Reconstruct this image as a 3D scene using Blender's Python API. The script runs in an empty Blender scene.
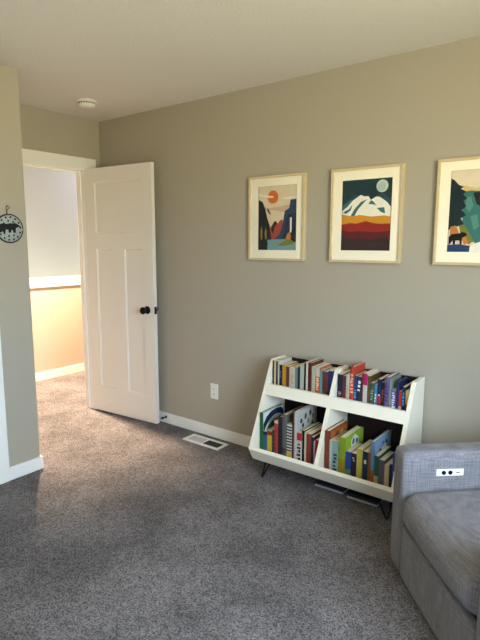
import bpy, bmesh, math, random
from mathutils import Vector, Matrix
random.seed(7)
SC = bpy.context.scene
COL = SC.collection

# ------------------------------------------------------------------ materials
def lin(c):
    c /= 255.0
    return c/12.92 if c <= .04045 else ((c+.055)/1.055)**2.4
def rgb(r, g, b): return (lin(r), lin(g), lin(b), 1)

MATS = {}
def new_mat(name):
    m = bpy.data.materials.new(name); m.use_nodes = True
    nt = m.node_tree; b = nt.nodes['Principled BSDF']
    MATS[name] = m
    return m, nt, b
def add_bump(nt, b, scale, dist, strength=1.0, detail=2, coord='Object', stretch=None):
    tc = nt.nodes.new('ShaderNodeTexCoord'); n = nt.nodes.new('ShaderNodeTexNoise')
    n.inputs['Scale'].default_value = scale; n.inputs['Detail'].default_value = detail
    if stretch:
        mp = nt.nodes.new('ShaderNodeMapping'); mp.inputs['Scale'].default_value = stretch
        nt.links.new(tc.outputs[coord], mp.inputs['Vector']); nt.links.new(mp.outputs[0], n.inputs['Vector'])
    else:
        nt.links.new(tc.outputs[coord], n.inputs['Vector'])
    bp = nt.nodes.new('ShaderNodeBump'); bp.inputs['Distance'].default_value = dist; bp.inputs['Strength'].default_value = strength
    nt.links.new(n.outputs['Fac'], bp.inputs['Height']); nt.links.new(bp.outputs[0], b.inputs['Normal'])
    return n
def plain(name, col, rough=.5, metallic=0, bump=None, var=.06):
    """a procedural material: base colour with a slight noise variation"""
    if name in MATS: return MATS[name]
    m, nt, b = new_mat(name)
    b.inputs['Specular IOR Level'].default_value = .3; b.inputs['Roughness'].default_value = rough; b.inputs['Metallic'].default_value = metallic
    tc = nt.nodes.new('ShaderNodeTexCoord'); n = nt.nodes.new('ShaderNodeTexNoise'); n.inputs['Scale'].default_value = 35
    nt.links.new(tc.outputs['Object'], n.inputs['Vector'])
    mx = nt.nodes.new('ShaderNodeMix'); mx.data_type = 'RGBA'
    mx.inputs['A'].default_value = tuple(c*(1-var) for c in col[:3])+(1,)
    mx.inputs['B'].default_value = tuple(min(1, c*(1+var)) for c in col[:3])+(1,)
    nt.links.new(n.outputs['Fac'], mx.inputs['Factor']); nt.links.new(mx.outputs['Result'], b.inputs['Base Color'])
    if bump: add_bump(nt, b, *bump)
    return m

WALL = plain('wall_paint', rgb(170, 162, 146), .75, bump=(260, .0012, .35), var=.015)
HALLW = plain('hall_wall_paint', rgb(186, 170, 154), .8, bump=(260, .0012, .3), var=.015)
STAIRW = plain('stairwell_white_paint', rgb(172, 176, 186), .8, var=.01)
CEIL = plain('ceiling_texture', rgb(226, 223, 219), .9, bump=(80, .006, .8), var=.02)
WHITE = plain('white_trim_paint', rgb(236, 234, 228), .42, var=.01)
DOORW = plain('white_door_paint', rgb(228, 222, 212), .45, var=.012)
SHELFW = plain('white_shelf_lacquer', rgb(240, 232, 212), .4, var=.01)
SHELFB = plain('dark_back_board', rgb(36, 22, 20), .7)
BLACK = plain('black_metal', rgb(18, 17, 17), .35, metallic=.6)
RUBBER = plain('black_rubber', rgb(22, 21, 21), .7)
PLASTIC = plain('white_plastic', rgb(232, 230, 222), .35, var=.01)
SLOT = plain('dark_slot', rgb(30, 28, 26), .8)
VENTG = plain('vent_grey_metal', rgb(196, 194, 188), .45, var=.02)
VENTD = plain('vent_dark_inside', rgb(66, 64, 62), .7)
PAGE = plain('book_pages', rgb(226, 214, 188), .85, var=.05)

def frame_wood():
    m, nt, b = new_mat('pale_maple_wood'); b.inputs['Roughness'].default_value = .45
    tc = nt.nodes.new('ShaderNodeTexCoord'); mp = nt.nodes.new('ShaderNodeMapping'); mp.inputs['Scale'].default_value = (6, 40, 6)
    n = nt.nodes.new('ShaderNodeTexNoise'); n.inputs['Scale'].default_value = 6; n.inputs['Detail'].default_value = 4
    r = nt.nodes.new('ShaderNodeValToRGB'); r.color_ramp.elements[0].color = rgb(196, 174, 134); r.color_ramp.elements[1].color = rgb(218, 198, 158)
    nt.links.new(tc.outputs['Object'], mp.inputs[0]); nt.links.new(mp.outputs[0], n.inputs['Vector'])
    nt.links.new(n.outputs['Fac'], r.inputs[0]); nt.links.new(r.outputs[0], b.inputs['Base Color'])
    return m
WOOD = frame_wood()

def carpet():
    m, nt, b = new_mat('grey_brown_carpet'); b.inputs['Roughness'].default_value = 1
    b.inputs['Specular IOR Level'].default_value = .1
    tc = nt.nodes.new('ShaderNodeTexCoord')
    def noise(s, d, r=.6):
        n = nt.nodes.new('ShaderNodeTexNoise'); n.inputs['Scale'].default_value = s; n.inputs['Detail'].default_value = d
        n.inputs['Roughness'].default_value = r
        nt.links.new(tc.outputs['Object'], n.inputs['Vector']); return n
    fine = nt.nodes.new('ShaderNodeTexVoronoi'); fine.inputs['Scale'].default_value = 210; nt.links.new(tc.outputs['Object'], fine.inputs['Vector'])
    sx = nt.nodes.new('ShaderNodeSeparateColor'); nt.links.new(fine.outputs['Color'], sx.inputs[0])
    mid = noise(22, 3); big = noise(2.6, 3)
    ramp = nt.nodes.new('ShaderNodeValToRGB')
    e = ramp.color_ramp.elements
    e[0].position = .0; e[0].color = rgb(74, 70, 71); e[1].position = 1; e[1].color = rgb(142, 137, 138)
    nt.links.new(sx.outputs[0], ramp.inputs[0])
    def scale_by(node, lo, hi, src, p0=.3, p1=.7):
        mr = nt.nodes.new('ShaderNodeMapRange'); mr.inputs['From Min'].default_value = p0; mr.inputs['From Max'].default_value = p1
        mr.inputs['To Min'].default_value = lo; mr.inputs['To Max'].default_value = hi
        nt.links.new(node.outputs['Fac'], mr.inputs['Value'])
        mx = nt.nodes.new('ShaderNodeMix'); mx.data_type = 'RGBA'; mx.blend_type = 'MULTIPLY'; mx.inputs['Factor'].default_value = 1
        nt.links.new(src, mx.inputs['A']); nt.links.new(mr.outputs[0], mx.inputs['B'])
        return mx.outputs['Result']
    c = scale_by(mid, .86, 1.12, ramp.outputs[0])
    c = scale_by(big, .80, 1.18, c, .38, .62)
    nt.links.new(c, b.inputs['Base Color'])
    bp = nt.nodes.new('ShaderNodeBump'); bp.inputs['Distance'].default_value = .9; bp.inputs['Strength'].default_value = .3
    bp.invert = True; nt.links.new(fine.outputs['Distance'], bp.inputs['Height'])
    bp2 = nt.nodes.new('ShaderNodeBump'); bp2.inputs['Distance'].default_value = .012; bp2.inputs['Strength'].default_value = .5
    nt.links.new(mid.outputs['Fac'], bp2.inputs['Height']); nt.links.new(bp.outputs[0], bp2.inputs['Normal'])
    nt.links.new(bp2.outputs[0], b.inputs['Normal'])
    return m
CARPET = carpet()

def weave(name, ca, cb):
    """slubbed woven upholstery: two crossed stretched noises (works on the object's own axes)"""
    m, nt, b = new_mat(name); b.inputs['Roughness'].default_value = .95; b.inputs['Specular IOR Level'].default_value = .15
    b.inputs['Sheen Weight'].default_value = .12
    tc = nt.nodes.new('ShaderNodeTexCoord')
    outs = []
    for sc in ((240, 240, 9), (14, 14, 240)):
        mp = nt.nodes.new('ShaderNodeMapping'); mp.inputs['Scale'].default_value = sc
        n = nt.nodes.new('ShaderNodeTexNoise'); n.inputs['Scale'].default_value = 1; n.inputs['Detail'].default_value = 3
        nt.links.new(tc.outputs['Object'], mp.inputs[0]); nt.links.new(mp.outputs[0], n.inputs['Vector']); outs.append(n)
    ad = nt.nodes.new('ShaderNodeMath'); ad.operation = 'ADD'
    nt.links.new(outs[0].outputs['Fac'], ad.inputs[0]); nt.links.new(outs[1].outputs['Fac'], ad.inputs[1])
    hf = nt.nodes.new('ShaderNodeMath'); hf.operation = 'MULTIPLY'; hf.inputs[1].default_value = .5
    nt.links.new(ad.outputs[0], hf.inputs[0])
    r = nt.nodes.new('ShaderNodeValToRGB'); e = r.color_ramp.elements
    e[0].position = .36; e[0].color = ca; e[1].position = .64; e[1].color = cb
    nt.links.new(hf.outputs[0], r.inputs[0]); nt.links.new(r.outputs[0], b.inputs['Base Color'])
    bp = nt.nodes.new('ShaderNodeBump'); bp.inputs['Distance'].default_value = .0015; bp.inputs['Strength'].default_value = .6
    nt.links.new(hf.outputs[0], bp.inputs['Height']); nt.links.new(bp.outputs[0], b.inputs['Normal'])
    return m
FABRIC = weave('grey_woven_upholstery', rgb(104, 101, 104), rgb(142, 139, 144))

def acrylic():
    m = bpy.data.materials.new('clear_picture_glass'); m.use_nodes = True; nt = m.node_tree
    for n in list(nt.nodes): nt.nodes.remove(n)
    o = nt.nodes.new('ShaderNodeOutputMaterial'); mx = nt.nodes.new('ShaderNodeMixShader')
    t = nt.nodes.new('ShaderNodeBsdfTransparent'); g = nt.nodes.new('ShaderNodeBsdfGlossy'); g.inputs['Roughness'].default_value = .15
    f = nt.nodes.new('ShaderNodeFresnel'); f.inputs['IOR'].default_value = 1.12
    nt.links.new(f.outputs[0], mx.inputs[0]); nt.links.new(t.outputs[0], mx.inputs[1]); nt.links.new(g.outputs[0], mx.inputs[2])
    nt.links.new(mx.outputs[0], o.inputs[0]); return m
GLASS = acrylic()

# ------------------------------------------------------------------ mesh helpers
class MB:
    """collects shapes into one mesh object with material slots"""
    def __init__(self): self.bm = bmesh.new(); self.slots = []
    def slot(self, m):
        if m not in self.slots: self.slots.append(m)
        return self.slots.index(m)
    def box(self, x0, x1, y0, y1, z0, z1, m, bevel=0, seg=2):
        vs = [self.bm.verts.new(p) for p in ((x0,y0,z0),(x1,y0,z0),(x1,y1,z0),(x0,y1,z0),(x0,y0,z1),(x1,y0,z1),(x1,y1,z1),(x0,y1,z1))]
        fs = [self.bm.faces.new([vs[i] for i in f]) for f in ((0,3,2,1),(4,5,6,7),(0,1,5,4),(1,2,6,5),(2,3,7,6),(3,0,4,7))]
        k = self.slot(m)
        for f in fs: f.material_index = k
        if bevel:
            es = list({e for f in fs for e in f.edges})
            r = bmesh.ops.bevel(self.bm, geom=es, offset=bevel, segments=seg, profile=.5, affect='EDGES')
            for f in r['faces']: f.material_index = k; f.smooth = True
        return self
    def prism(self, pts, axis, a0, a1, m, bevel=0):
        """pts: 2-D outline; axis 'x': pts are (y,z); 'y': (x,z); 'z': (x,y)"""
        def P(p, a): return {'x': (a, p[0], p[1]), 'y': (p[0], a, p[1]), 'z': (p[0], p[1], a)}[axis]
        A = [self.bm.verts.new(P(p, a0)) for p in pts]; B = [self.bm.verts.new(P(p, a1)) for p in pts]
        n = len(pts); fs = [self.bm.faces.new(A), self.bm.faces.new(list(reversed(B)))]
        for i in range(n): fs.append(self.bm.faces.new([A[i], B[i], B[(i+1) % n], A[(i+1) % n]]))
        k = self.slot(m)
        for f in fs: f.material_index = k
        if bevel:
            es = list({e for f in fs for e in f.edges})
            r = bmesh.ops.bevel(self.bm, geom=es, offset=bevel, segments=2, profile=.5, affect='EDGES')
            for f in r['faces']: f.material_index = k
        return self
    def poly(self, pts3, m):
        f = self.bm.faces.new([self.bm.verts.new(p) for p in pts3]); f.material_index = self.slot(m); return self
    def tube(self, path, r, m, seg=10, closed=False):
        path = [Vector(p) for p in path]; n = len(path); rings = []
        up = Vector((0, 0, 1))
        for i, p in enumerate(path):
            a = path[(i-1) % n] if closed or i > 0 else p; b = path[(i+1) % n] if closed or i < n-1 else p
            t = (b-a).normalized(); s = t.cross(up)
            if s.length < 1e-3: s = t.cross(Vector((0, 1, 0)))
            s.normalize(); u = s.cross(t).normalized()
            rings.append([self.bm.verts.new(p + r*(s*math.cos(q)+u*math.sin(q))) for q in [2*math.pi*j/seg for j in range(seg)]])
        k = self.slot(m)
        for i in range(n if closed else n-1):
            A, B = rings[i], rings[(i+1) % n]
            for j in range(seg):
                f = self.bm.faces.new([A[j], A[(j+1) % seg], B[(j+1) % seg], B[j]]); f.material_index = k; f.smooth = True
        if not closed:
            for rr in (rings[0], rings[-1]):
                f = self.bm.faces.new(rr); f.material_index = k
        return self
    def lathe(self, prof, m, seg=32, mat=None):
        """prof: (r, h) pairs revolved about local z, then moved by the matrix"""
        mat = mat or Matrix(); rings = []
        for r, h in prof:
            rings.append([self.bm.verts.new(mat @ Vector((r*math.cos(2*math.pi*j/seg), r*math.sin(2*math.pi*j/seg), h))) for j in range(seg)])
        k = self.slot(m)
        for A, B in zip(rings, rings[1:]):
            for j in range(seg):
                f = self.bm.faces.new([A[j], A[(j+1) % seg], B[(j+1) % seg], B[j]]); f.material_index = k; f.smooth = True
        for rr in (rings[0], rings[-1]):
            f = self.bm.faces.new(rr); f.material_index = k
        return self
    def build(self, name, parent=None, loc=None, smooth_angle=None):
        bmesh.ops.recalc_face_normals(self.bm, faces=self.bm.faces)
        me = bpy.data.meshes.new(name); self.bm.to_mesh(me); self.bm.free()
        for m in self.slots: me.materials.append(m)
        o = bpy.data.objects.new(name, me); COL.objects.link(o)
        if parent: o.parent = parent
        if loc: o.location = loc
        return o

def tag(o, label=None, cat=None, group=None, kind=None):
    if label: o['label'] = label
    if cat: o['category'] = cat
    if group: o['group'] = group
    if kind: o['kind'] = kind
    return o
def thing(name, label, cat, loc=(0, 0, 0), rz=0, group=None):
    o = bpy.data.objects.new(name, None); COL.objects.link(o); o.empty_display_size = .05
    o.location = loc; o.rotation_euler = (0, 0, rz)
    return tag(o, label, cat, group)
def struct(mb, name, label=None):
    o = mb.build(name); o['kind'] = 'structure'
    if label: o['label'] = label
    return o
def sroot(name, loc=(0, 0, 0), rz=0, label=None):
    o = bpy.data.objects.new(name, None); COL.objects.link(o); o.location = loc; o.rotation_euler = (0, 0, rz); o['kind'] = 'structure'
    if label: o['label'] = label
    return o

# ------------------------------------------------------------------ room shell
H = 2.44
XR, YB = 4.5, -4.2               # right wall, wall behind the camera
BX, BY = .717, -1.11             # the closet block that narrows the entry
DH, D0, D1 = 2.05, -.135, -.915  # doorway in the left wall

fl = bmesh.new()
mb = MB(); mb.box(-1.30, XR+.15, YB-.15, 2.4, -.06, 0, CARPET); struct(mb, 'floor', 'grey brown flecked carpet running out into the hall')
mb = MB(); mb.box(-2.55, XR+.15, YB-.15, 2.4, H, H+.1, CEIL); struct(mb, 'ceiling', 'pale lightly textured ceiling')
mb = MB(); mb.box(-.12, XR+.15, 0, .12, 0, H, WALL); struct(mb, 'wall_back', 'greige wall with the three framed prints')
# left wall with the doorway, one mesh
mb = MB(); mb.box(-.12, 0, D0, 0, 0, H, WALL); mb.box(-.12, 0, D1, D0, DH, H, WALL); mb.box(-.12, 0, YB, D1, 0, H, WALL)
struct(mb, 'wall_left', 'shaded greige wall above the open doorway')
# closet block: long face towards the room and the short return into the entry
mb = MB(); mb.box(BX-.1, BX, -1.40, BY, 0, H, WALL); mb.box(BX-.1, BX, -2.30, -1.40, 2.05, H, WALL); mb.box(BX-.1, BX, YB-.1, -2.30, 0, H, WALL)
mb.box(0, BX-.1, BY-.1, BY, 0, H, WALL)
struct(mb, 'wall_left_near', 'greige wall at the left edge carrying the round bear ornament')
# right wall with a window opening
W0, W1, WZ0, WZ1 = -2.9, -1.3, .80, 2.10
mb = MB(); mb.box(XR, XR+.15, W1, .12, 0, H, WALL); mb.box(XR, XR+.15, YB-.15, W0, 0, H, WALL)
mb.box(XR, XR+.15, W0, W1, 0, WZ0, WALL); mb.box(XR, XR+.15, W0, W1, WZ1, H, WALL)
struct(mb, 'wall_right')
V0, V1 = 3.9, 4.25
mb = MB(); mb.box(-.12, V0, YB-.15, YB, 0, H, WALL); mb.box(V1, XR, YB-.15, YB, 0, H, WALL)
mb.box(V0, V1, YB-.15, YB, 0, WZ0, WALL); mb.box(V0, V1, YB-.15, YB, WZ1, H, WALL)
struct(mb, 'wall_front')

def window(name, along, a0, a1, pos, out):
    """frame, mullion and pane; along 'y' on the right wall, 'x' on the front wall"""
    def bx(mb, a, b, d0, d1, z0, z1, m):
        if along == 'y': mb.box(pos+d0, pos+d1, a, b, z0, z1, m)
        else: mb.box(a, b, pos-d1, pos-d0, z0, z1, m)
    r = sroot(name)
    mb = MB(); t = .05
    for a, b, z0, z1 in ((a0, a0+t, WZ0, WZ1), (a1-t, a1, WZ0, WZ1), (a0+t, a1-t, WZ0, WZ0+t), (a0+t, a1-t, WZ1-t, WZ1), ((a0+a1)/2-t/2, (a0+a1)/2+t/2, WZ0+t, WZ1-t)):
        bx(mb, a, b, .06, .12, z0, z1, WHITE)
    mb.build('window_frame', r)
    mb = MB(); bx(mb, a0+t, a1-t, .088, .092, WZ0+t, WZ1-t, GLASS); mb.build('pane', r)
    mb = MB()
    for a, b, z0, z1 in ((a0-.08, a0, WZ0-.08, WZ1+.08), (a1, a1+.08, WZ0-.08, WZ1+.08), (a0, a1, WZ0-.08, WZ0), (a0, a1, WZ1, WZ1+.08)):
        bx(mb, a, b, -.016, 0, z0, z1, WHITE)
    mb.build('window_casing', r)
window('window_1', 'y', W0, W1, XR, 1)
window('window_2', 'x', V0, V1, YB, 1)

# hall beyond the doorway
mb = MB(); mb.box(-1.36, -1.246, -1.9, 2.3, 0, .985, HALLW); struct(mb, 'wall_hall', 'low warm beige half wall of the hall')
mb = MB(); mb.box(-1.376, -1.2315, -1.9, 2.3, 1.058, 1.08, WHITE, .004); mb.box(-1.372, -1.234, -1.9, 2.3, .985, 1.058, WHITE, .003)
struct(mb, 'trim_1', 'white cap along the top of the hall half wall')
mb = MB(); mb.box(-1.246, -1.232, -1.9, 2.3, 0, .085, WHITE, .003); struct(mb, 'baseboard_hall')
mb = MB(); mb.box(-2.5, -2.4, -1.9, 2.4, -1.2, H, STAIRW); struct(mb, 'wall_stairwell', 'bright white wall across the stairwell')
mb = MB(); mb.box(-2.4, -.12, 2.3, 2.4, -1.2, H, STAIRW); struct(mb, 'wall_hall_end')
mb = MB(); mb.box(-2.4, -.12, -2.0, -1.9, -1.2, H, STAIRW); struct(mb, 'wall_hall_near')
mb = MB(); mb.box(-.12, 0, .12, 2.3, 0, H, HALLW); struct(mb, 'wall_hall_side')
mb = MB(); mb.box(-2.4, -1.36, -1.9, 2.3, -1.26, -1.2, CARPET); struct(mb, 'floor_stairwell')

# baseboards
def bb(name, x0, x1, y0, y1):
    mb = MB(); mb.box(x0, x1, y0, y1, 0, .084, WHITE, .0035); struct(mb, name)
bb('baseboard_back', 0, XR, -.014, 0)
bb('baseboard_left', 0, .014, -.04, -.014)
bb('baseboard_left_near', BX, BX+.014, -1.325, BY+.014)
bb('baseboard_left_return', .014, BX, BY, BY+.014)
bb('baseboard_right', XR-.014, XR, YB, -.014)
bb('baseboard_front', BX, XR-.014, YB, YB+.014)
bb('baseboard_left_front', BX, BX+.014, YB+.014, -2.375)

# doorway jambs and casing
mb = MB()
mb.box(-.125, .005, D0-.018, D0, 0, DH, WHITE); mb.box(-.125, .005, D1, D1+.018, 0, DH, WHITE); mb.box(-.125, .005, D1+.018, D0-.018, DH-.018, DH, WHITE)
mb.box(-.075, -.060, D0-.030, D0-.018, 0, DH-.03, WHITE); mb.box(-.075, -.060, D1+.018, D1+.030, 0, DH-.03, WHITE); mb.box(-.075, -.060, D1+.018, D0-.018, DH-.030, DH-.018, WHITE)
struct(mb, 'trim_2', 'white door jamb')
def casing(name, xa, xb, y0, y1, top):
    w = .088; mb = MB()
    mb.box(xa, xb, y1-.004, y1+w, 0, top+w, WHITE, .004); mb.box(xa, xb, y0-w, y0+.004, 0, top+w, WHITE, .004); mb.box(xa, xb, y0+.004, y1-.004, top-.004, top+w, WHITE, .004)
    return struct(mb, name)
casing('trim_3', .0, .018, D1+.008, D0-.008, DH-.008)
casing('trim_4', -.138, -.12, D1+.008, D0-.008, DH-.008)
# closet door and its casing on the block at the far left
casing('trim_5', BX, BX+.018, -2.29, -1.41, 2.04)
mb = MB(); mb.box(BX-.06, BX-.025, -2.30, -1.40, .012, 2.05, DOORW); struct(mb, 'door_2', 'closed white closet door')

# ------------------------------------------------------------------ the open bedroom door
def make_door():
    ang = math.atan2(.062, .758)
    r = sroot('door_1', (-.004, -.161, .012), ang, 'white three panel door standing open against the back wall')
    L, T, Hd = .733, .035, 2.03
    xs = [0, .110, .298, .432, .624, L]; zs = [0, .222, 1.388, 1.512, 1.922, Hd]
    mb = MB(); bm = mb.bm; k = mb.slot(DOORW)
    cells = {}
    def panel(i, j):
        if j == 3: return i in (1, 2, 3)
        if j == 1: return i in (1, 3)
        return False
    # stiles and rails as solid blocks, panels thinner and set back with a sloped sticking
    def blk(x0, x1, z0, z1): mb.box(x0, x1, 0, T, z0, z1, DOORW)
    blk(0, xs[1], 0, Hd); blk(xs[4], L, 0, Hd)
    for a, b in ((0, 1), (2, 3), (4, 5)): blk(xs[1], xs[4], zs[a], zs[b])
    blk(xs[2], xs[3], zs[1], zs[2])
    for x0, x1, z0, z1 in ((xs[1], xs[2], zs[1], zs[2]), (xs[3], xs[4], zs[1], zs[2]), (xs[1], xs[4], zs[3], zs[4])):
        mb.box(x0, x1, .010, T-.010, z0, z1, DOORW)
        for y, yi in ((0, .010), (T, T-.010)):
            s = .009
            o = [(x0, z0), (x1, z0), (x1, z1), (x0, z1)]; n = [(x0+s, z0+s), (x1-s, z0+s), (x1-s, z1-s), (x0+s, z1-s)]
            yo = y+(.0012 if y == 0 else -.0012)
            for q in range(4):
                w = (q+1) % 4
                mb.poly([(o[q][0], yo, o[q][1]), (o[w][0], yo, o[w][1]), (n[w][0], yi, n[w][1]), (n[q][0], yi, n[q][1])], DOORW)
    mb.build('door_leaf', r)
    kz, kx = .915, L-.068
    for s in (-1, 1):
        y = 0 if s < 0 else T
        M = Matrix.Translation((kx, y, kz)) @ Matrix.Rotation(math.pi/2*(1 if s < 0 else -1), 4, 'X')
        mb = MB(); mb.lathe([(.004, 0), (.031, 0), (.032, .004), (.028, .009), (.012, .011), (.011, .030), (.017, .034), (.026, .042), (.029, .052), (.026, .061), (.017, .067), (.002, .069)], BLACK, 28, M)
        mb.build('door_knob', r)
    mb = MB(); mb.box(L, L+.0015, .005, T-.005, kz-.029, kz+.029, BLACK); mb.box(L+.0015, L+.010, .012, T-.012, kz-.010, kz+.010, BLACK, .002)
    mb.build('latch_plate', r)
    for z in (.2, 1.02, 1.82):
        mb = MB(); mb.tube([(-.004, T+.004, z-.045), (-.004, T+.004, z+.045)], .006, BLACK); mb.box(-.0015, 0, .004, T, z-.044, z+.044, BLACK)
        mb.build('hinge', r)
make_door()

# door stop on the baseboard
t = thing('door_stop', 'small black door stop sticking out of the white baseboard behind the door', 'door stop', (.747, -.014, .052))
Mx = Matrix.Rotation(math.pi/2, 4, 'X')
mb = MB(); mb.lathe([(.002, 0), (.011, 0), (.011, .003), (.006, .005), (.0045, .006), (.0045, .036)], BLACK, 16, Mx); mb.build('rod', t)
mb = MB(); mb.lathe([(.003, .034), (.009, .034), (.010, .038), (.010, .046), (.006, .048)], RUBBER, 16, Mx); mb.build('rubber_tip', t)

# ------------------------------------------------------------------ small fixtures
t = thing('smoke_detector', 'round white smoke detector on the ceiling near the corner', 'smoke detector', (.462, -.452, H))
mb = MB(); mb.lathe([(.002, 0), (.072, 0), (.073, -.006), (.070, -.010), (.060, -.012)], PLASTIC, 40); mb.build('mounting_plate', t)
mb = MB(); mb.lathe([(.056, -.011), (.060, -.013), (.060, -.028), (.052, -.040), (.030, -.045), (.002, -.046)], PLASTIC, 40)
for q in range(20):
    a = 2*math.pi*q/20; M = Matrix.Rotation(a, 4, 'Z')
    mb.poly([M @ Vector(p) for p in ((.0604, -.006, -.016), (.0604, .006, -.016), (.0604, .006, -.025), (.0604, -.006, -.025))], SLOT)
mb.build('sensor_body', t)

t = thing('power_outlet', 'white duplex power outlet on the greige wall left of bookshelf', 'outlet', (1.2525, 0, .355))
mb = MB(); mb.box(-.036, .036, -.006, 0, -.0575, .0575, PLASTIC, .002); mb.build('cover_plate', t)
for dz in (-.0195, .0195):
    mb = MB(); mb.box(-.0165, .0165, -.0085, -.006, dz-.014, dz+.014, PLASTIC, .001)
    for sx in (-.0065, .0065): mb.box(sx-.0012, sx+.0012, -.0089, -.0085, dz-.002, dz+.007, SLOT)
    mb.box(-.002, .002, -.0089, -.0085, dz-.010, dz-.006, SLOT)
    mb.build('receptacle', t)
mb = MB(); mb.lathe([(.0005, 0), (.003, 0), (.0025, .001), (.0004, .0012)], VENTG, 12, Matrix.Translation((0, -.006, 0)) @ Mx); mb.build('screw', t)

t = thing('floor_vent', 'white framed floor register lying in the carpet by the baseboard', 'floor vent', (1.268, -.128, 0))
mb = MB(); a, b, w = .168, .062, .020
for x0, x1, y0, y1 in ((-a, a, -b, -b+w), (-a, a, b-w, b), (-a, -a+w, -b+w, b-w), (a-w, a, -b+w, b-w), (-.006, .006, -b+w, b-w)):
    mb.box(x0, x1, y0, y1, .001, .009, PLASTIC)
mb.build('frame', t)
mb = MB(); mb.box(-a+w, -.006, -b+w, b-w, .0015, .0045, VENTG)
for q in range(9):
    x = -a+w+.008+q*.0145
    if x < -.014: mb.box(x, x+.009, -b+w, b-w, .0045, .0062, VENTG)
tag(mb.build('closed_grille', t), 'pale grey closed half of the grille')
mb = MB(); mb.box(.006, a-w, -b+w, b-w, .0008, .0018, SLOT)
for q in range(10):
    y = -b+w+.004+q*.008
    if y < b-w-.003: mb.box(.006, a-w, y, y+.0035, .0018, .0062, VENTD)
tag(mb.build('open_grille', t), 'dark open half of the grille')

# ------------------------------------------------------------------ bear ornament on the near wall
DISC = plain('pale_blue_grey_disc', rgb(160, 170, 168), .6); CORD = plain('brown_cord', rgb(112, 82, 62), .8); INK = plain('black_ink', rgb(16, 16, 17), .6)
t = thing('wall_ornament', 'round pale blue ornament with black bear and dots hanging on left wall', 'ornament', (BX, -1.2195, 1.528))
My = Matrix.Rotation(math.pi/2, 4, 'Y')
mb = MB(); mb.lathe([(.001, .001), (.081, .001), (.0815, .004), (.081, .0075), (.001, .0075)], DISC, 48, My)
def onface(p, x=.0079): return (x, p[0], p[1])
for ring, n, off in ((.066, 14, .1), (.044, 9, .35)):
    for q in range(n):
        an = 2*math.pi*q/n+off; c = (ring*math.cos(an), ring*math.sin(an))
        if abs(c[1]) < .026 and abs(c[0]) < .062: continue
        mb.poly([onface((c[0]+.0060*math.cos(v*math.pi/4), c[1]+.0060*math.sin(v*math.pi/4))) for v in range(8)], INK)
mb.build('disc', t)
mb = MB(); mb.tube([(.005, .081*math.cos(q*math.pi/24), .081*math.sin(q*math.pi/24)) for q in range(48)], .0042, INK, 8, True); mb.build('rim', t)
bear = [(-.070,.012),(-.062,.024),(-.040,.029),(-.018,.026),(.004,.031),(.020,.029),(.032,.033),(.038,.030),(.050,.024),(.062,.016),(.060,.009),(.046,.008),(.036,.002),(.034,-.010),(.036,-.024),(.020,-.024),(.018,-.010),(.008,-.008),(.006,-.024),(-.008,-.024),(-.010,-.008),(-.026,-.006),(-.030,-.024),(-.044,-.024),(-.044,-.012),(-.054,-.024),(-.066,-.024),(-.064,-.010)]
mb = MB(); mb.prism(bear, 'x', .0076, .0105, INK); tag(mb.build('bear_silhouette', t), 'black walking bear cut-out')
mb = MB(); mb.tube([(.004, -.012, .084), (.004, -.013, .105), (.006, -.012, .128), (.012, -.004, .131), (.006, .006, .123), (.004, -.008, .100), (.004, -.009, .086)], .0022, CORD, 8); mb.build('hanging_cord', t)
mb = MB(); mb.tube([(0, -.008, .127), (.016, -.008, .127), (.018, -.008, .131)], .0016, BLACK, 8); mb.build('nail', t)

# ------------------------------------------------------------------ framed prints
A = {k: plain('print_'+k, rgb(*v), .75, var=.08) for k, v in dict(
    sky=(222, 204, 172), sky2=(206, 176, 146), sky3=(234, 222, 198), sun=(214, 112, 44), brick=(168, 74, 56), umber=(58, 42, 40),
    navy=(44, 66, 92), slate=(34, 48, 68), coal=(34, 36, 36), gold=(150, 128, 62), water=(118, 154, 158), white=(236, 232, 222),
    rust=(196, 122, 66), olive=(118, 124, 56), night=(34, 58, 62), night2=(48, 74, 76), snow=(238, 232, 214), teal=(62, 106, 116), amber=(206, 142, 42),
    red=(146, 42, 36), maroon=(96, 34, 34), moon=(196, 204, 190), moon2=(176, 192, 180), amberlt=(218, 182, 112), sea=(58, 112, 106),
    sea2=(86, 138, 124), pine=(28, 44, 48), black=(18, 18, 20), blue=(40, 62, 98), cream=(224, 206, 180)).items()}
MATBOARD = plain('cream_mat_board', rgb(248, 238, 214), .85, var=.01)

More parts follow.
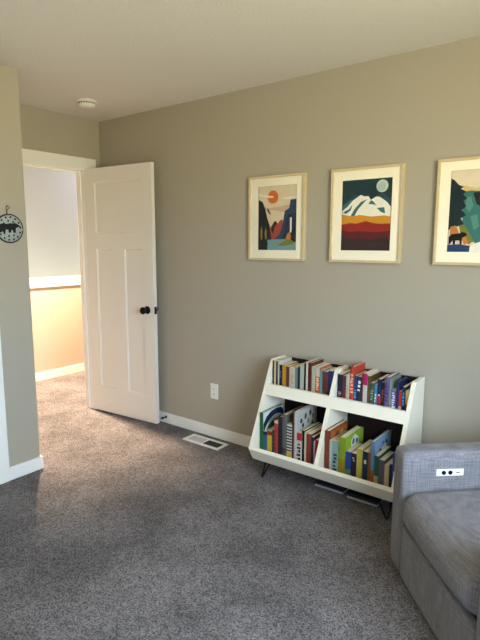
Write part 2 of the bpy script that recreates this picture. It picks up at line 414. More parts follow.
ART1 = [
    ('sky2',[(0.0, 0.691), (0.305, 0.664), (0.606, 0.684), (0.815, 0.704), (0.818, 0.63), (0.651, 0.595), (0.349, 0.63), (0.003, 0.625)]),
    ('sky3',[(0.0, 0.896), (0.236, 0.862), (0.39, 0.844), (0.39, 0.817), (0.236, 0.825), (0.0, 0.859)]),
    ('sky3',[(0.562, 0.812), (0.812, 0.827), (0.986, 0.827), (0.986, 0.798), (0.774, 0.78)]),
    ('brick',[(0.312, 0.36), (0.363, 0.39), (0.418, 0.447), (0.462, 0.459), (0.507, 0.417), (0.568, 0.464), (0.637, 0.481), (0.668, 0.304), (0.575, 0.156), (0.315, 0.158)]),
    ('umber',[(0.353, 0.38), (0.418, 0.447), (0.462, 0.459), (0.493, 0.42), (0.421, 0.346), (0.401, 0.254), (0.346, 0.306)]),
    ('navy',[(0.986, 0.785), (0.836, 0.778), (0.805, 0.649), (0.692, 0.607), (0.661, 0.481), (0.606, 0.319), (0.541, 0.23), (0.401, 0.173), (1.0, 0.163)]),
    ('slate',[(0.993, 0.575), (0.884, 0.553), (0.777, 0.556), (0.729, 0.481), (0.709, 0.304), (0.62, 0.173), (0.829, 0.17), (1.0, 0.2)]),
    ('coal',[(0.0, 0.8), (0.103, 0.763), (0.171, 0.667), (0.233, 0.504), (0.301, 0.39), (0.349, 0.165), (0.247, 0.146), (0.25, 0.0), (0.0, 0.0)]),
    ('gold',[(0.051, 0.311), (0.079, 0.375), (0.106, 0.309), (0.099, 0.165), (0.062, 0.165)]),
    ('gold',[(0.168, 0.284), (0.195, 0.356), (0.223, 0.281), (0.216, 0.173), (0.182, 0.173)]),
    ('water',[(0.24, 0.163), (0.62, 0.173), (1.0, 0.175), (1.0, 0.002), (0.25, 0.0)]),
    ('coal',[(0.0, 0.126), (0.182, 0.151), (0.26, 0.114), (0.226, 0.0), (0.0, 0.0)]),
    ('white',[(0.829, 0.504), (0.873, 0.509), (0.877, 0.272), (0.832, 0.272)]),
    ('coal',[(0.877, 0.314), (1.0, 0.351), (1.0, 0.126), (0.832, 0.126), (0.849, 0.227)]),
    ('rust',[(0.729, 0.175), (0.764, 0.252), (0.818, 0.281), (0.863, 0.227), (0.853, 0.156)]),
    ('olive',[(0.49, 0.072), (0.64, 0.126), (0.767, 0.175), (0.914, 0.146), (0.925, 0.096), (0.705, 0.067)]),
    ('coal',[(0.229, 0.632), (0.26, 0.649), (0.288, 0.617), (0.339, 0.56), (0.308, 0.565), (0.264, 0.598)]),
]
ART2 = [
    ('snow',[(0.0, 0.569), (0.094, 0.632), (0.207, 0.709), (0.378, 0.789), (0.455, 0.764), (0.532, 0.767), (0.585, 0.709), (0.682, 0.752), (0.756, 0.749), (0.886, 0.684), (0.98, 0.607), (0.98, 0.466), (0.0, 0.501)]),
    ('teal',[(0.0, 0.637), (0.167, 0.724), (0.227, 0.722), (0.114, 0.632), (0.0, 0.569)]),
    ('teal',[(0.181, 0.496), (0.254, 0.589), (0.385, 0.689), (0.515, 0.724), (0.425, 0.662), (0.331, 0.586), (0.258, 0.491)]),
    ('teal',[(0.532, 0.654), (0.592, 0.709), (0.649, 0.679), (0.699, 0.632), (0.602, 0.652)]),
    ('teal',[(0.709, 0.596), (0.856, 0.602), (0.876, 0.514), (0.786, 0.541)]),
    ('teal',[(0.017, 0.554), (0.137, 0.591), (0.211, 0.657), (0.177, 0.576), (0.08, 0.526)]),
    ('amber',[(0.0, 0.524), (0.181, 0.489), (0.375, 0.506), (0.605, 0.479), (0.863, 0.489), (0.987, 0.471), (0.987, 0.358), (0.572, 0.391), (0.187, 0.358), (0.0, 0.378)]),
    ('red',[(0.0, 0.373), (0.184, 0.396), (0.304, 0.383), (0.495, 0.419), (0.722, 0.373), (0.983, 0.378), (0.98, 0.236), (0.0, 0.243)]),
    ('maroon',[(0.0, 0.303), (0.151, 0.263), (0.388, 0.278), (0.692, 0.258), (0.983, 0.276), (0.983, 0.133), (0.0, 0.133)]),
    ('umber',[(0.0, 0.216), (0.197, 0.16), (0.391, 0.185), (0.585, 0.153), (0.769, 0.183), (0.987, 0.168), (0.993, 0.008), (0.0, 0.005)]),
]
ART3 = [
    ('amberlt',[(0.183, 0.826), (0.303, 0.797), (0.483, 0.77), (0.49, 0.716), (0.224, 0.75)]),
    ('sea',[(0.207, 0.738), (0.338, 0.752), (0.486, 0.74), (0.541, 0.142), (0.397, 0.118), (0.231, 0.267)]),
    ('coal',[(0.376, 0.721), (0.486, 0.733), (0.503, 0.559), (0.445, 0.583)]),
    ('sea2',[(0.266, 0.664), (0.345, 0.684), (0.397, 0.561), (0.331, 0.49), (0.266, 0.539)]),
    ('sea2',[(0.352, 0.439), (0.466, 0.461), (0.51, 0.314), (0.424, 0.265)]),
    ('pine',[(0.0, 0.909), (0.052, 0.89), (0.131, 0.828), (0.217, 0.799), (0.169, 0.777), (0.266, 0.74), (0.21, 0.713), (0.286, 0.657), (0.224, 0.627), (0.276, 0.564), (0.21, 0.517), (0.283, 0.453), (0.2, 0.417), (0.255, 0.343), (0.159, 0.319), (0.041, 0.294), (0.0, 0.27), (0.0, 0.574)]),
    ('rust',[(0.031, 0.314), (0.124, 0.328), (0.183, 0.243), (0.152, 0.194), (0.031, 0.206)]),
    ('olive',[(0.176, 0.324), (0.259, 0.341), (0.352, 0.24), (0.434, 0.142), (0.366, 0.091), (0.241, 0.142)]),
    ('rust',[(0.224, 0.179), (0.297, 0.191), (0.355, 0.118), (0.283, 0.086)]),
    ('black',[(0.014, 0.189), (0.066, 0.223), (0.2, 0.233), (0.234, 0.248), (0.293, 0.238), (0.328, 0.211), (0.272, 0.186), (0.241, 0.172), (0.241, 0.091), (0.21, 0.091), (0.2, 0.142), (0.131, 0.142), (0.128, 0.091), (0.093, 0.091), (0.083, 0.142), (0.034, 0.091), (0.017, 0.091)]),
    ('blue',[(0.0, 0.086), (0.197, 0.096), (0.383, 0.076), (0.372, 0.002), (0.0, 0.0)]),
    ('snow',[(0.372, 0.002), (0.379, 0.066), (0.438, 0.1), (0.545, 0.127), (0.555, 0.002)]),
]
def circle(cx, cy, rx, ry, n=28): return [(cx+rx*math.cos(2*math.pi*q/n), cy+ry*math.sin(2*math.pi*q/n)) for q in range(n)]
ART1 = [('sky', [(0, 0), (1, 0), (1, 1), (0, 1)]), ('sun', circle(.377, .832, .142, .102))] + ART1 + [('black', [(.225, .66), (.262, .642), (.30, .60), (.33, .57), (.30, .585), (.262, .61)])]
ART2 = [('night', [(0, 0), (1, 0), (1, 1), (0, 1)]), ('night2', [(0, .62), (.25, .80), (.55, .72), (.8, .80), (1, .70), (1, .5), (0, .5)]), ('moon', circle(.80, .895, .115, .086)), ('moon2', circle(.785, .885, .08, .06))] + ART2
ART3 = [('cream', [(0, 0), (1, 0), (1, 1), (0, 1)]), ('amberlt', [(.45, .79), (.75, .77), (1, .80), (1, .72), (.45, .72)]), ('sea', [(.45, .75), (.7, .72), (1, .75), (1, 0), (.45, 0)]), ('sea2', [(.6, .6), (.8, .65), (.85, .45), (.65, .35)])] + ART3 + [('pine', [(1, .88), (.86, .80), (.92, .74), (.78, .66), (.88, .60), (.74, .46), (.86, .40), (.78, .26), (1, .24)]), ('olive', [(.62, .22), (.8, .28), (1, .22), (1, .1), (.66, .1)]), ('snow', [(.5, 0), (.53, .11), (.7, .13), (.86, .08), (1, .09), (1, 0)])]

def framed_print(x0, x1, art, rect, label):
    z0, z1 = 1.336, 1.871; cx, cz = (x0+x1)/2, z0
    t = thing('framed_print', label, 'picture', (cx, 0, cz), 0, 'framed landscape prints on the back wall')
    w, h, f, d = (x1-x0)/2, z1-z0, .0135, .031
    mb = MB()
    o = [(-w, 0), (w, 0), (w, h), (-w, h)]; n = [(-w+f, f), (w-f, f), (w-f, h-f), (-w+f, h-f)]
    for q in range(4):                                      # four mitred bars
        v = (q+1) % 4
        quad = [o[q], o[v], n[v], n[q]]
        A_ = [mb.bm.verts.new((p[0], -d, p[1])) for p in quad]; B_ = [mb.bm.verts.new((p[0], -.002, p[1])) for p in quad]
        mb.slot(WOOD)
        mb.bm.faces.new(A_); mb.bm.faces.new(B_[::-1])
        for i in range(4): mb.bm.faces.new([A_[i], B_[i], B_[(i+1) % 4], A_[(i+1) % 4]])
    mb.build('frame', t)
    ax0, ax1, az0, az1 = rect[0]-cx, rect[1]-cx, rect[2]-cz, rect[3]-cz
    mb = MB(); y0, y1 = -.0205, -.0185
    for a, b, c, e in ((-w+f, ax0, f, h-f), (ax1, w-f, f, h-f), (ax0, ax1, f, az0), (ax0, ax1, az1, h-f)): mb.box(a, b, y0, y1, c, e, MATBOARD)
    mb.build('mat_board', t)
    mb = MB(); mb.box(-w+f, w-f, -.012, -.003, f, h-f, A['umber'])
    for i, (m, pts) in enumerate(art):
        y = -.0130-i*.00016
        mb.poly([(ax0+(ax1-ax0)*u, y, az0+(az1-az0)*v) for u, v in pts], A[m])
    mb.build('print', t)
    mb = MB(); mb.box(-w+f, w-f, -.0232, -.0222, f, h-f, GLASS); mb.build('glass', t)
framed_print(1.583, 2.008, ART1, (1.655, 1.947, 1.402, 1.807), 'framed canyon print with an orange sun and waterfall, left of the three')
framed_print(2.188, 2.620, ART2, (2.257, 2.556, 1.405, 1.804), 'framed print of snowy peaks under a moon, middle of three')
framed_print(2.798, 3.229, ART3, (2.864, 3.154, 1.403, 1.811), 'framed forest print with a black bear, right of the three')

# ------------------------------------------------------------------ bookshelf
X0, X1 = 1.865, 2.790; PT = .024
BS = thing('bookshelf', 'white slanted two tier book rack on black hairpin legs', 'bookshelf', (0, 0, 0))
def fr(z): return -.165-(.72-z)*.4459                       # slanted front line
side = [(-.02, .116), (-.3342, .116), (-.391, .213), (-.168, .712), (-.160, .72), (-.02, .72)]
for a, b in ((X0, X0+PT), (X1-PT, X1)):
    mb = MB(); mb.prism(side, 'x', a, b, SHELFW, .0012); mb.build('side_panel', BS)
cx = 2.3295; n = .019
def lip_in(z): return fr(z)+.0208
div = [(-.030, .136), (-.3229, .136), (-.391, .213), (fr(.51), .51), (lip_in(.51), .51), (lip_in(.572), .572), (fr(.572), .572), (-.168, .712), (-.160, .72), (-.030, .72)]
mb = MB(); mb.prism(div, 'x', cx-.0125, cx+.0125, SHELFW); mb.build('divider', BS)
mb = MB(); mb.prism([(fr(.51), .51), (lip_in(.51), .51), (lip_in(.572), .572), (fr(.572), .572)], 'x', X0+PT, X1-PT, SHELFW, .001); mb.build('upper_lip', BS)
mb = MB(); mb.prism([(-.355, .116), (-.3342, .116), (-.391, .213), (-.4005, .1925)], 'x', X0, X1, SHELFW, .0012); mb.build('lower_lip', BS)
mb = MB()
for a, b in ((X0+PT, cx-.0125), (cx+.0125, X1-PT)): mb.box(a, b, lip_in(.51), -.030, .505, .521, SHELFW)
mb.build('upper_shelf', BS)
mb = MB(); mb.box(X0+PT, X1-PT, -.335, -.030, .118, .136, SHELFW); mb.build('bottom_shelf', BS)
mb = MB(); mb.box(X0+PT, X1-PT, -.030, -.022, .118, .712, SHELFB); tag(mb.build('back_panel', BS), 'dark brown back board')
for fx, fy, sx, sy in ((1.922, -.340, 1, 1), (2.733, -.340, -1, 1), (1.922, -.055, 1, -1), (2.733, -.055, -1, -1)):
    mb = MB(); r = .005
    P1, P2 = (fx+sx*.062, fy+sy*.004, .113), (fx-sx*.004, fy+sy*.066, .113)
    mb.tube([P1, (fx+sx*.008, fy+sy*.002, .010), (fx+sx*.003, fy+sy*.002, .0045), (fx, fy+sy*.006, .0045), (fx, fy+sy*.010, .010), P2], r, BLACK, 8)
    mb.prism([(P1[0]+sx*.014, P1[1]-sy*.010), (P1[0]+sx*.010, P1[1]+sy*.016), (P2[0]+sx*.012, P2[1]+sy*.014), (P2[0]-sx*.012, P2[1]+sy*.010)], 'z', .112, .116, BLACK)
    mb.build('hairpin_leg', BS)

# ------------------------------------------------------------------ books
INKC = {}
def bmat(c):
    k = 'book_cover_%d_%d_%d' % c
    return plain(k, rgb(*c), .5, var=.07)
def book(x0, x1, h, d, ys, zb, colr, label, group, bands=(), marks=None, hard=False, art=None):
    t_ = x1-x0; t = thing('book', label, 'book', ((x0+x1)/2, ys, zb), 0, group)
    c = .0022 if hard else .0009; w = t_/2; bu = min(.004, t_*.18) if hard else min(.0012, t_*.1)
    M = bmat(colr); mb = MB()
    arc = [(-w+t_*q/6, -bu*math.sin(math.pi*q/6)) for q in range(7)]
    outer = [(-w, d)] + arc + [(w, d)]
    inner = [(w-c, d), (w-c, c+.001), (-w+c, c+.001), (-w+c, d)]
    mb.prism(outer+inner, 'z', 0, h, M)
    e = .00035
    for z0, z1, bc in bands:
        bm_ = bmat(bc); pa = [(p[0], p[1]-e) for p in arc]
        for p, q in zip(pa, pa[1:]): mb.poly([(p[0], p[1], z0*h), (q[0], q[1], z0*h), (q[0], q[1], z1*h), (p[0], p[1], z1*h)], bm_)
    if marks:                                              # pattern blocks down the spine
        mc, z0, z1, nn = marks; km = bmat(mc); rr = random.Random(int(h*1e5)+nn)
        for q in range(nn):
            a = z0+(z1-z0)*q/nn; b_ = a+(z1-z0)/nn*rr.uniform(.45, .8); s = rr.uniform(.35, .75)*w; ox = rr.uniform(-.2, .2)*w
            mb.poly([(ox-s, -bu-e*2, a*h), (ox+s, -bu-e*2, a*h), (ox+s, -bu-e*2, b_*h), (ox-s, -bu-e*2, b_*h)], km)
    if art:                                                # printed shapes on the right-hand cover
        for i, (ac, pts) in enumerate(art):
            mb.poly([(w+e*(1+.3*i), .003+u*(d-.006), v*h) for u, v in pts], bmat(ac))
    mb.build('cover', t)
    mb = MB(); i = .004 if hard else .0005
    mb.box(-w+c+.0001, w-c-.0001, c+.0012, d-(.004 if hard else .0006), .0004 if not hard else .003, h-i, PAGE); mb.build('pages', t)
    return t

CR, BK, NV, MR, OR, WH, GY = (226, 214, 186), (26, 25, 28), (36, 44, 78), (112, 44, 44), (196, 92, 56), (232, 228, 216), (150, 152, 146)
def blob(cx_, cy_, r, n=7, seed=1, sq=1.6):
    rr = random.Random(seed); return [(cx_+r*math.cos(2*math.pi*q/n)*rr.uniform(.7, 1.2), cy_+r*sq*math.sin(2*math.pi*q/n)*rr.uniform(.7, 1.2)*.6) for q in range(n)]
def arcband(r0, r1, cx_, cz_, n=10):
    o = [(cx_+r1*math.cos(a), cz_+r1*.8*math.sin(a)) for a in [math.pi*q/n for q in range(n+1)]]
    i_ = [(cx_+r0*math.cos(a), cz_+r0*.8*math.sin(a)) for a in [math.pi*(n-q)/n for q in range(n+1)]]
    return [(max(.01, min(.99, u)), max(.01, min(.99, v))) for u, v in o+i_]
SHELVES = [
('upper left shelf', 0.5215, -0.185, [
  (1.8934,1.9013,0.193,0.148,(25, 23, 25),'thin black-spined book','first black book',dict()),
  (1.9032,1.9180,0.196,0.148,(191, 173, 132),'pale yellow paperback','pale yellow paperback',dict()),
  (1.9199,1.9298,0.192,0.148,(20, 20, 21),'slim black book','slim black book',dict()),
  (1.9317,1.9426,0.194,0.148,(186, 184, 173),'slim off-white book','off-white book',dict()),
  (1.9445,1.9642,0.174,0.141,(28, 30, 47),'dark navy book','dark navy book',dict(marks=((120, 116, 130), 0.55, 0.8, 4))),
  (1.9661,1.9927,0.175,0.146,(179, 132, 33),'mustard yellow book','mustard yellow one',dict(bands=[(0.05, 0.16, (117, 42, 33))])),
  (1.9946,2.0153,0.170,0.123,(102, 48, 48),'dusty maroon book','maroon one',dict(bands=[(0, 0.2, (50, 33, 50))])),
  (2.0172,2.0575,0.168,0.130,(186, 178, 151),'thick cream book','thick cream one',dict(marks=((176, 158, 120), 0.4, 0.8, 5))),
  (2.0594,2.0772,0.175,0.146,(107, 122, 132),'grey blue book','grey blue one',dict()),
  (2.0791,2.0919,0.181,0.145,(20, 21, 23),'black book','black one',dict()),
  (2.0938,2.1204,0.201,0.148,(173, 173, 157),'pale sage book','pale sage one',dict()),
  (2.1223,2.1322,0.208,0.148,(16, 16, 16),'tall black book','tall black one',dict(hard=True)),
  (2.1341,2.1479,0.220,0.148,(198, 188, 168),'tall cream white book','tall cream white one',dict(hard=True)),
  (2.1498,2.1725,0.216,0.148,(87, 28, 21),'tall dark red hardback','dark red hardback',dict(hard=True, marks=((60, 20, 16), 0.3, 0.9, 5))),
  (2.1744,2.1980,0.197,0.148,(173, 168, 149),'stone grey book','stone grey one',dict()),
  (2.1999,2.2285,0.196,0.148,(179, 87, 52),'orange and white patterned book','orange patterned one',dict(bands=[(0.72, 1, (188, 173, 157))], marks=((236, 196, 160), 0.3, 0.7, 6))),
  (2.2304,2.2452,0.183,0.132,(100, 134, 139),'slim pale teal book','pale teal one',dict()),
  (2.2471,2.2560,0.179,0.134,(72, 70, 28),'slim olive green book','olive one',dict()),
  (2.2579,2.2835,0.179,0.135,(104, 52, 47),'brown maroon book','brown maroon one',dict(marks=((88, 40, 66), 0.3, 0.8, 4))),
  (2.2854,2.3130,0.188,0.148,(42, 47, 87),'indigo book','indigo one',dict(bands=[(0.3, 0.5, (58, 50, 92))])),
]),
('upper right shelf', 0.5215, -0.185, [
  (2.3454,2.3747,0.178,0.142,(36, 36, 53),'thick dark navy book with pale stripes at its foot','thick navy book',dict(marks=((190, 150, 150), 0.3, 0.45, 3))),
  (2.3766,2.3972,0.174,0.141,(78, 50, 62),'plum coloured book','plum one',dict(bands=[(0.25, 0.4, (117, 42, 42))])),
  (2.3991,2.4215,0.186,0.148,(191, 178, 154),'cream book','cream one',dict(marks=((190, 150, 120), 0.4, 0.7, 3))),
  (2.4234,2.4479,0.234,0.148,(173, 62, 43),'tall bright red-orange book','tall red-orange one',dict(hard=True, marks=((236, 170, 140), 0.35, 0.85, 6))),
  (2.4498,2.4654,0.185,0.148,(36, 62, 115),'royal blue book','royal blue one',dict(marks=((120, 160, 200), 0.3, 0.6, 4))),
  (2.4673,2.4927,0.183,0.148,(28, 47, 62),'dark teal book with white spots','spotted dark teal one',dict(marks=((220, 224, 220), 0.55, 0.9, 3))),
  (2.4946,2.5006,0.201,0.145,(126, 28, 33),'slim crimson book','slim crimson one',dict()),
  (2.5025,2.5279,0.207,0.148,(191, 186, 173),'white book with a magenta top','magenta-topped one',dict(bands=[(0.68, 1, (168, 30, 92)), (0.0, 0.12, (159, 142, 100))])),
  (2.5298,2.5425,0.196,0.148,(94, 73, 36),'bronze brown book','bronze brown one',dict()),
  (2.5454,2.5679,0.160,0.127,(68, 84, 72),'grey green book','grey green one',dict(marks=((140, 150, 130), 0.4, 0.8, 4))),
  (2.5698,2.5854,0.154,0.128,(72, 119, 147),'sky blue book','sky blue one',dict(marks=((200, 214, 214), 0.35, 0.7, 3))),
  (2.5873,2.6088,0.189,0.138,(26, 38, 77),'navy book with a red foot','navy one with red foot',dict(bands=[(0.26, 0.48, (164, 43, 47))], marks=((200, 206, 214), 0.5, 0.56, 1))),
  (2.6107,2.6254,0.175,0.136,(33, 23, 21),'black brown book','black brown one',dict(marks=((120, 70, 60), 0.4, 0.8, 4))),
  (2.6273,2.6527,0.206,0.148,(102, 85, 126),'lavender book','lavender one',dict(hard=True, marks=((70, 54, 110), 0.35, 0.9, 6))),
  (2.6546,2.6644,0.202,0.148,(126, 139, 126),'slim pale green book','slim pale green one',dict(hard=True)),
  (2.6663,2.6917,0.142,0.112,(94, 89, 131),'short violet and white patterned book','violet patterned one',dict(marks=((212, 212, 224), 0.3, 0.95, 7))),
  (2.6936,2.7064,0.193,0.139,(30, 40, 82),'tall navy hardback','tall navy hardback',dict(hard=True)),
  (2.7083,2.7239,0.142,0.106,(162, 50, 40),'short scarlet book','scarlet one',dict(bands=[(0.3, 0.42, (189, 159, 142))])),
  (2.7258,2.7425,0.168,0.126,(28, 38, 67),'midnight blue book','midnight blue one',dict(marks=((90, 140, 180), 0.4, 0.85, 4))),
  (2.7444,2.7610,0.149,0.124,(184, 159, 92),'short yellow book with an orange foot','yellow one',dict(bands=[(0.0, 0.52, (142, 77, 36))])),
]),
('lower left shelf', 0.1365, -0.32, [
  (1.8934,1.9165,0.273,0.235,(33, 92, 42),'tall green picture book with arched cover','tall green picture book',dict(hard=True, art=[((206,216,220),[(0,0),(1,0),(1,1),(0,1)]),((28,36,62),arcband(.62,.80,.62,.36)),((36,112,46),arcband(.48,.66,.62,.22)),((120,170,120),arcband(.44,.48,.62,.22)),((196,208,212),arcband(.22,.44,.62,.22)),((150,138,100),[(.3,0),(.95,0),(.9,.28),(.45,.36)])])),
  (1.9184,1.9469,0.160,0.145,(36, 92, 126),'short blue paperback','short blue one',dict(bands=[(0.86, 1, (25, 33, 42))])),
  (1.9488,1.9838,0.170,0.155,(134, 36, 33),'short red and yellow book','red and yellow one',dict(bands=[(0.25, 0.85, (189, 159, 50))])),
  (1.9857,1.9980,0.181,0.169,(33, 70, 47),'slim dark green book','slim dark green one',dict(bands=[(0, 0.14, (142, 33, 30))])),
  (1.9999,2.0273,0.249,0.227,(159, 55, 52),'rosy red hardback','rosy red hardback',dict(hard=True, bands=[(0.93, 1, (186, 168, 159))], marks=((140, 36, 36), 0.25, 0.8, 5))),
  (2.0292,2.0555,0.278,0.240,(31, 33, 43),'blue black book','blue black one',dict(hard=True)),
  (2.0574,2.0892,0.298,0.240,(87, 90, 82),'tall grey green hardback','grey green hardback',dict(hard=True, bands=[(0.2, 0.3, (58, 62, 55))])),
  (2.0911,2.1261,0.243,0.213,(189, 186, 174),'black and white zigzag book','zigzag one',dict(bands=[(0, 0.3, (184, 164, 58)), (0.32, 0.356, (21, 21, 23)), (0.395, 0.431, (21, 21, 23)), (0.47, 0.506, (21, 21, 23)), (0.545, 0.581, (21, 21, 23)), (0.62, 0.656, (21, 21, 23)), (0.695, 0.731, (21, 21, 23)), (0.77, 0.806, (21, 21, 23)), (0.845, 0.881, (21, 21, 23)), (0.92, 0.956, (21, 21, 23))])),
  (2.1280,2.1381,0.332,0.240,(80, 26, 28),'very tall wine red book','wine red one',dict(hard=True)),
  (2.1400,2.1598,0.329,0.235,(173, 173, 166),'tall grey book with dark animals','tall animal book',dict(hard=True, art=[((38,38,42),blob(.2,.80,.06,7,2)),((60,54,46),blob(.42,.86,.07,8,3)),((44,44,50),blob(.30,.70,.06,7,4)),((90,80,60),blob(.55,.74,.05,6,5)),((36,36,40),blob(.66,.88,.06,7,6)),((120,96,60),blob(.8,.8,.06,7,7)),((44,40,44),blob(.16,.6,.05,7,8)),((70,70,74),blob(.5,.58,.06,7,9)),((40,40,44),blob(.78,.64,.06,7,10))])),
  (2.1617,2.1957,0.208,0.194,(191, 184, 173),'white book with red top','red-topped white one',dict(bands=[(0.78, 1, (173, 42, 33))], marks=((36, 32, 34), 0.1, 0.74, 6))),
  (2.1976,2.2098,0.227,0.189,(20, 18, 20),'black book','black one',dict()),
  (2.2117,2.2239,0.221,0.193,(188, 178, 152),'slim cream book','slim cream one',dict()),
  (2.2258,2.2565,0.216,0.184,(126, 55, 38),'terracotta book','terracotta one',dict()),
  (2.2584,2.2717,0.203,0.179,(25, 35, 65),'dark blue book','dark blue one',dict()),
  (2.2736,2.2826,0.181,0.161,(189, 159, 142),'slim pale pink book','slim pale pink one',dict()),
  (2.2845,2.3130,0.193,0.158,(156, 26, 28),'red book with a dark emblem','red emblem one',dict(marks=((50, 20, 24), 0.4, 0.55, 2))),
]),
('lower right shelf', 0.1365, -0.32, [
  (2.3454,2.3732,0.264,0.235,(119, 55, 40),'tall red brown hardback','tall red brown hardback',dict(hard=True, art=[((170,96,40),[(.06,.5),(.94,.5),(.94,.97),(.06,.97)]),((96,60,36),blob(.4,.8,.12,9,2)),((200,140,70),blob(.65,.82,.1,8,3))])),
  (2.3751,2.3912,0.213,0.194,(173, 181, 164),'slim pale green white book','pale green white one',dict()),
  (2.3931,2.4293,0.214,0.196,(134, 159, 156),'pale aqua book with dark marks','pale aqua one',dict(marks=((40, 60, 66), 0.1, 0.7, 6))),
  (2.4312,2.4728,0.246,0.235,(126, 149, 36),'tall lime green picture book','lime green picture book',dict(hard=True, bands=[(0, 0.5, (139, 122, 28))], art=[((150,182,50),[(0,0),(1,0),(1,1),(0,1)]),((228,232,226),blob(.5,.78,.26,12,4,1.1)),((70,100,140),blob(.42,.80,.08,7,5)),((60,80,90),blob(.62,.78,.07,7,6)),((210,190,80),[(0,0),(1,0),(1,.5),(0,.56)])])),
  (2.4747,2.5077,0.173,0.157,(43, 70, 134),'blue book with a green foot','blue one',dict(bands=[(0, 0.42, (92, 117, 84))])),
  (2.5096,2.5395,0.172,0.160,(40, 33, 55),'dark purple book','dark purple one',dict(marks=((190, 180, 196), 0.75, 0.9, 2))),
  (2.5414,2.5745,0.205,0.168,(186, 173, 70),'bright yellow book','bright yellow one',dict(bands=[(0, 1, (189, 176, 80))])),
  (2.5764,2.6042,0.199,0.174,(25, 50, 72),'deep blue book with a pale label','labelled deep blue one',dict(marks=((214, 216, 210), 0.66, 0.8, 1))),
  (2.6061,2.6179,0.199,0.185,(126, 80, 45),'slim tan brown book','tan brown one',dict()),
  (2.6198,2.6402,0.265,0.235,(100, 126, 164),'tall light blue picture book','light blue one',dict(hard=True, bands=[(0, 0.4, (159, 92, 50))], art=[((140,176,214),[(0,.4),(1,.4),(1,1),(0,1)]),((34,40,60),blob(.35,.72,.07,8,4)),((236,236,230),blob(.6,.66,.16,10,5)),((30,30,40),blob(.7,.84,.05,7,6)),((40,50,70),blob(.5,.86,.04,7,7))])),
  (2.6421,2.6656,0.192,0.178,(35, 92, 77),'green book with cream foot label','green one',dict(bands=[(0.18, 0.42, (179, 164, 126)), (0, 0.14, (159, 58, 33))])),
  (2.6675,2.6974,0.176,0.147,(92, 84, 99),'mauve grey book','mauve grey one',dict(bands=[(0, 0.2, (147, 87, 50))])),
  (2.6993,2.7239,0.157,0.137,(186, 166, 137),'short beige book','short beige one',dict()),
  (2.7258,2.7398,0.168,0.142,(20, 31, 55),'short dark navy book','short dark navy one',dict()),
  (2.7417,2.7610,0.233,0.206,(33, 67, 126),'blue hardback beside the right end','blue one',dict(hard=True, marks=((120, 150, 190), 0.3, 0.6, 3))),
]),
]
def fit(desc, where, comp):
    s = '%s %s, %s' % (desc, where, comp)
    if len(s.split()) > 16: print('LONG', len(s.split()), s)
    return s
for comp, zb, ys, lst in SHELVES:
    prev = None
    for i, (x0, x1, h, dd, colr, desc, short, kw) in enumerate(lst):
        if i == 0: where = 'against the left side panel' if 'left' in comp else 'against the divider'
        else: where = 'right of the '+prev
        book(x0, x1, h, dd, ys, zb, colr, fit(desc, where, comp), 'books standing on the '+comp, **kw)
        prev = short
# two books lying flat on the spine row of the lower right compartment
def flat_book(cx_, y0, z, w, d, th, colr, rz, rx, label):
    t = thing('book', label, 'book', (cx_, y0, z), rz, 'books lying on the lower right row'); t.rotation_euler = (rx, 0, rz)
    mb = MB(); mb.box(-w/2, w/2, 0, d, 0, .0012, bmat(colr)); mb.box(-w/2, w/2, 0, d, th-.0012, th, bmat(colr)); mb.box(-w/2, -w/2+.0012, 0, d, .0012, th-.0012, bmat(colr)); mb.build('cover', t)
    mb = MB(); mb.box(-w/2+.0014, w/2-.001, .0008, d-.001, .0013, th-.0013, PAGE); mb.build('pages', t)

# two flat cases on the carpet under the shelf
CASE = plain('dark_case_lid', rgb(34, 36, 44), .5); CASEE = plain('pale_case_edge', rgb(176, 176, 172), .5)
for x0, x1, y0, lab in ((2.240, 2.425, -.235, 'thin dark flat case with pale edge on carpet, left one under the bookshelf'), (2.458, 2.640, -.252, 'thin dark flat case with pale edge on carpet, right one under the bookshelf')):
    t = thing('flat_case', lab, 'case', ((x0+x1)/2, y0, 0), 0, 'flat cases under the bookshelf')
    w = (x1-x0)/2
    mb = MB(); mb.box(-w, w, 0, .20, .002, .014, CASEE, .003); mb.build('tray', t)
    mb = MB(); mb.box(-w-.001, w+.001, .003, .201, .014, .032, CASE, .003); mb.build('lid', t)

# ------------------------------------------------------------------ recliner
TH = math.radians(41.5)
RC = thing('recliner_chair', 'grey woven fabric power recliner with white control plate inside its arm', 'armchair', (2.896, -.697, 0), TH)
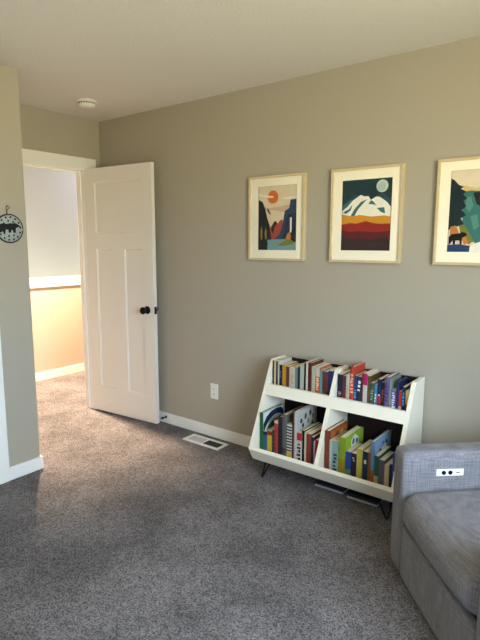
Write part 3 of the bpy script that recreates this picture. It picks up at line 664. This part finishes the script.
# local axes of the chair: +x runs back from the front face, -y runs across the seat towards the camera
def soft_box(name, x0, x1, y0, y1, z0, z1, r, m, crown=0, front=0, seg=6, n=10, parent=RC, wob=0):
    bm = bmesh.new(); bmesh.ops.create_cube(bm, size=1)
    sx, sy, sz = x1-x0, y1-y0, z1-z0
    for v in bm.verts: v.co = Vector((x0+(v.co.x+.5)*sx, y0+(v.co.y+.5)*sy, z0+(v.co.z+.5)*sz))
    bmesh.ops.subdivide_edges(bm, edges=list(bm.edges), cuts=n, use_grid_fill=True)
    c = Vector(((x0+x1)/2, (y0+y1)/2, (z0+z1)/2)); hx = Vector((sx/2, sy/2, sz/2))
    rng = random.Random(3)
    ph = [rng.uniform(0, 6) for _ in range(6)]
    for v in bm.verts:
        p = v.co-c; q = Vector([max(-(hx[i]-r), min(hx[i]-r, p[i])) for i in range(3)]); dlt = p-q
        # a cube-grid point pulled to the rounded surface
        if dlt.length > 1e-9: p = q+dlt.normalized()*min(r, dlt.length)
        u, w, zz = p.x/hx.x, p.y/hx.y, p.z/hx.z
        b = max(0, 1-u*u)*max(0, 1-w*w)
        if zz > .2: p.z += crown*b
        if u < -.2: p.x -= front*max(0, 1-w*w)*max(0, 1-zz*zz)
        if wob: p.z += wob*b*(math.sin(9*u+5*w+ph[0])+math.sin(13*w-4*u+ph[1])+.6*math.sin(21*u+11*w+ph[2]))
        v.co = c+p
    for f in bm.faces: f.smooth = True
    me = bpy.data.meshes.new(name); bm.to_mesh(me); bm.free(); me.materials.append(m)
    o = bpy.data.objects.new(name, me); COL.objects.link(o); o.parent = parent
    return o
AW, SW, DP, AH = .088, .602, .86, .572
soft_box('arm', -.004, DP, -AW, .030, .015, AH, .028, FABRIC, crown=.004, n=14)
soft_box('arm', -.004, DP, -(2*AW+SW+.02), -(AW+SW), .015, AH, .028, FABRIC, crown=.004, n=14)
soft_box('seat_cushion', -.012, .60, -(AW+SW-.002), -AW-.002, .250, .415, .066, FABRIC, crown=.035, front=.018, n=22, wob=.003)
soft_box('footrest_panel', -.002, .035, -(AW+SW-.005), -AW-.005, .016, .247, .010, FABRIC, n=10)
soft_box('base', .04, DP-.03, -(AW+SW-.004), -AW-.004, .016, .25, .01, FABRIC, n=6)
b = soft_box('backrest', 0, .20, -(AW+SW-.004), -AW-.004, 0, .66, .06, FABRIC, front=.02, n=14)
b.location = (.565, 0, .37); b.rotation_euler = (0, math.radians(9), 0)
mb = MB(); mb.box(.141, .260, -AW-.0035, -AW, .467, .497, PLASTIC, .0012); cp = mb.build('control_panel', RC); cp['label'] = 'white control plate with two round buttons'
for x in (.172, .201):
    mb = MB(); mb.lathe([(.0005, 0), (.0095, 0), (.0095, .002), (.006, .003), (.0004, .0032)], BLACK, 20, Matrix.Translation((x, -AW-.0035, .482)) @ Mx); mb.build('button', cp)
mb = MB(); mb.box(.227, .242, -AW-.0042, -AW-.0035, .480, .484, SLOT); mb.build('charging_port', cp)

# ------------------------------------------------------------------ light
wd = bpy.data.worlds.new('daylight'); SC.world = wd; wd.use_nodes = True; nt = wd.node_tree
bg = nt.nodes['Background']; tc = nt.nodes.new('ShaderNodeTexCoord'); sp = nt.nodes.new('ShaderNodeSeparateXYZ'); rp = nt.nodes.new('ShaderNodeValToRGB')
mr = nt.nodes.new('ShaderNodeMapRange'); mr.inputs['From Min'].default_value = -1; mr.inputs['From Max'].default_value = 1
nt.links.new(tc.outputs['Generated'], sp.inputs[0]); nt.links.new(sp.outputs['Z'], mr.inputs['Value']); nt.links.new(mr.outputs[0], rp.inputs[0])
e = rp.color_ramp.elements; e[0].position = .47; e[0].color = (.68, .64, .42, 1); e[1].position = .55; e[1].color = (.62, .80, 1.0, 1)
nt.links.new(rp.outputs[0], bg.inputs['Color']); bg.inputs['Strength'].default_value = 29.0

def area(name, loc, rot, sx, sy, energy, col, portal=False):
    l = bpy.data.lights.new(name, 'AREA'); l.shape = 'RECTANGLE'; l.size = sx; l.size_y = sy; l.energy = energy; l.color = col
    o = bpy.data.objects.new(name, l); COL.objects.link(o); o.location = loc; o.rotation_euler = rot
    if portal: l.cycles.is_portal = True
    return o
area('window_portal', (XR+.14, (W0+W1)/2, (WZ0+WZ1)/2), (0, math.pi/2, 0), WZ1-WZ0, W1-W0, 1, (1, 1, 1), True)
area('window_portal', ((V0+V1)/2, YB-.14, (WZ0+WZ1)/2), (math.pi/2, 0, 0), V1-V0, WZ1-WZ0, 1, (1, 1, 1), True)
def fill_light(name, loc, e_, col, r=.08):
    l = bpy.data.lights.new(name, 'POINT'); l.energy = e_; l.color = col; l.shadow_soft_size = r
    o = bpy.data.objects.new(name, l); COL.objects.link(o); o.location = loc
l = bpy.data.lights.new('hall_downlight', 'SPOT'); l.energy = 1200; l.color = (1, .745, .50); l.spot_size = math.radians(100); l.spot_blend = .5; l.shadow_soft_size = .07
o = bpy.data.objects.new('hall_downlight', l); COL.objects.link(o); o.location = (-.80, -.10, 2.41)
fill_light('stairwell_fill', (-1.9, 1.6, 2.2), 6.5, (1, .95, .98), .15)  # added unseen point light, brightens the white wall across the stairwell

# ------------------------------------------------------------------ camera
cam = bpy.data.cameras.new('camera'); co = bpy.data.objects.new('camera', cam); COL.objects.link(co)
Rr, Uu, Ff = Vector((.79223142, .61021785, .00188559)), Vector((-.0918499, .1161906, .98897085)), Vector((-.60326858, .78366697, -.14809829))
M = Matrix(((Rr.x, Uu.x, -Ff.x, 3.65133), (Rr.y, Uu.y, -Ff.y, -2.80793), (Rr.z, Uu.z, -Ff.z, 1.44411), (0, 0, 0, 1)))
co.matrix_world = M
cam.sensor_fit = 'AUTO'; cam.sensor_width = 36; cam.lens = 511.447/640*36; cam.clip_start = .05
SC.camera = co
SC.view_settings.view_transform = 'Standard'; SC.view_settings.look = 'None'; SC.view_settings.gamma = 1; SC.view_settings.exposure = 0
SC.view_settings.use_curve_mapping = False
SC.cycles.use_denoising = True; SC.cycles.max_bounces = 10; SC.cycles.diffuse_bounces = 6; SC.cycles.sample_clamp_indirect = 8
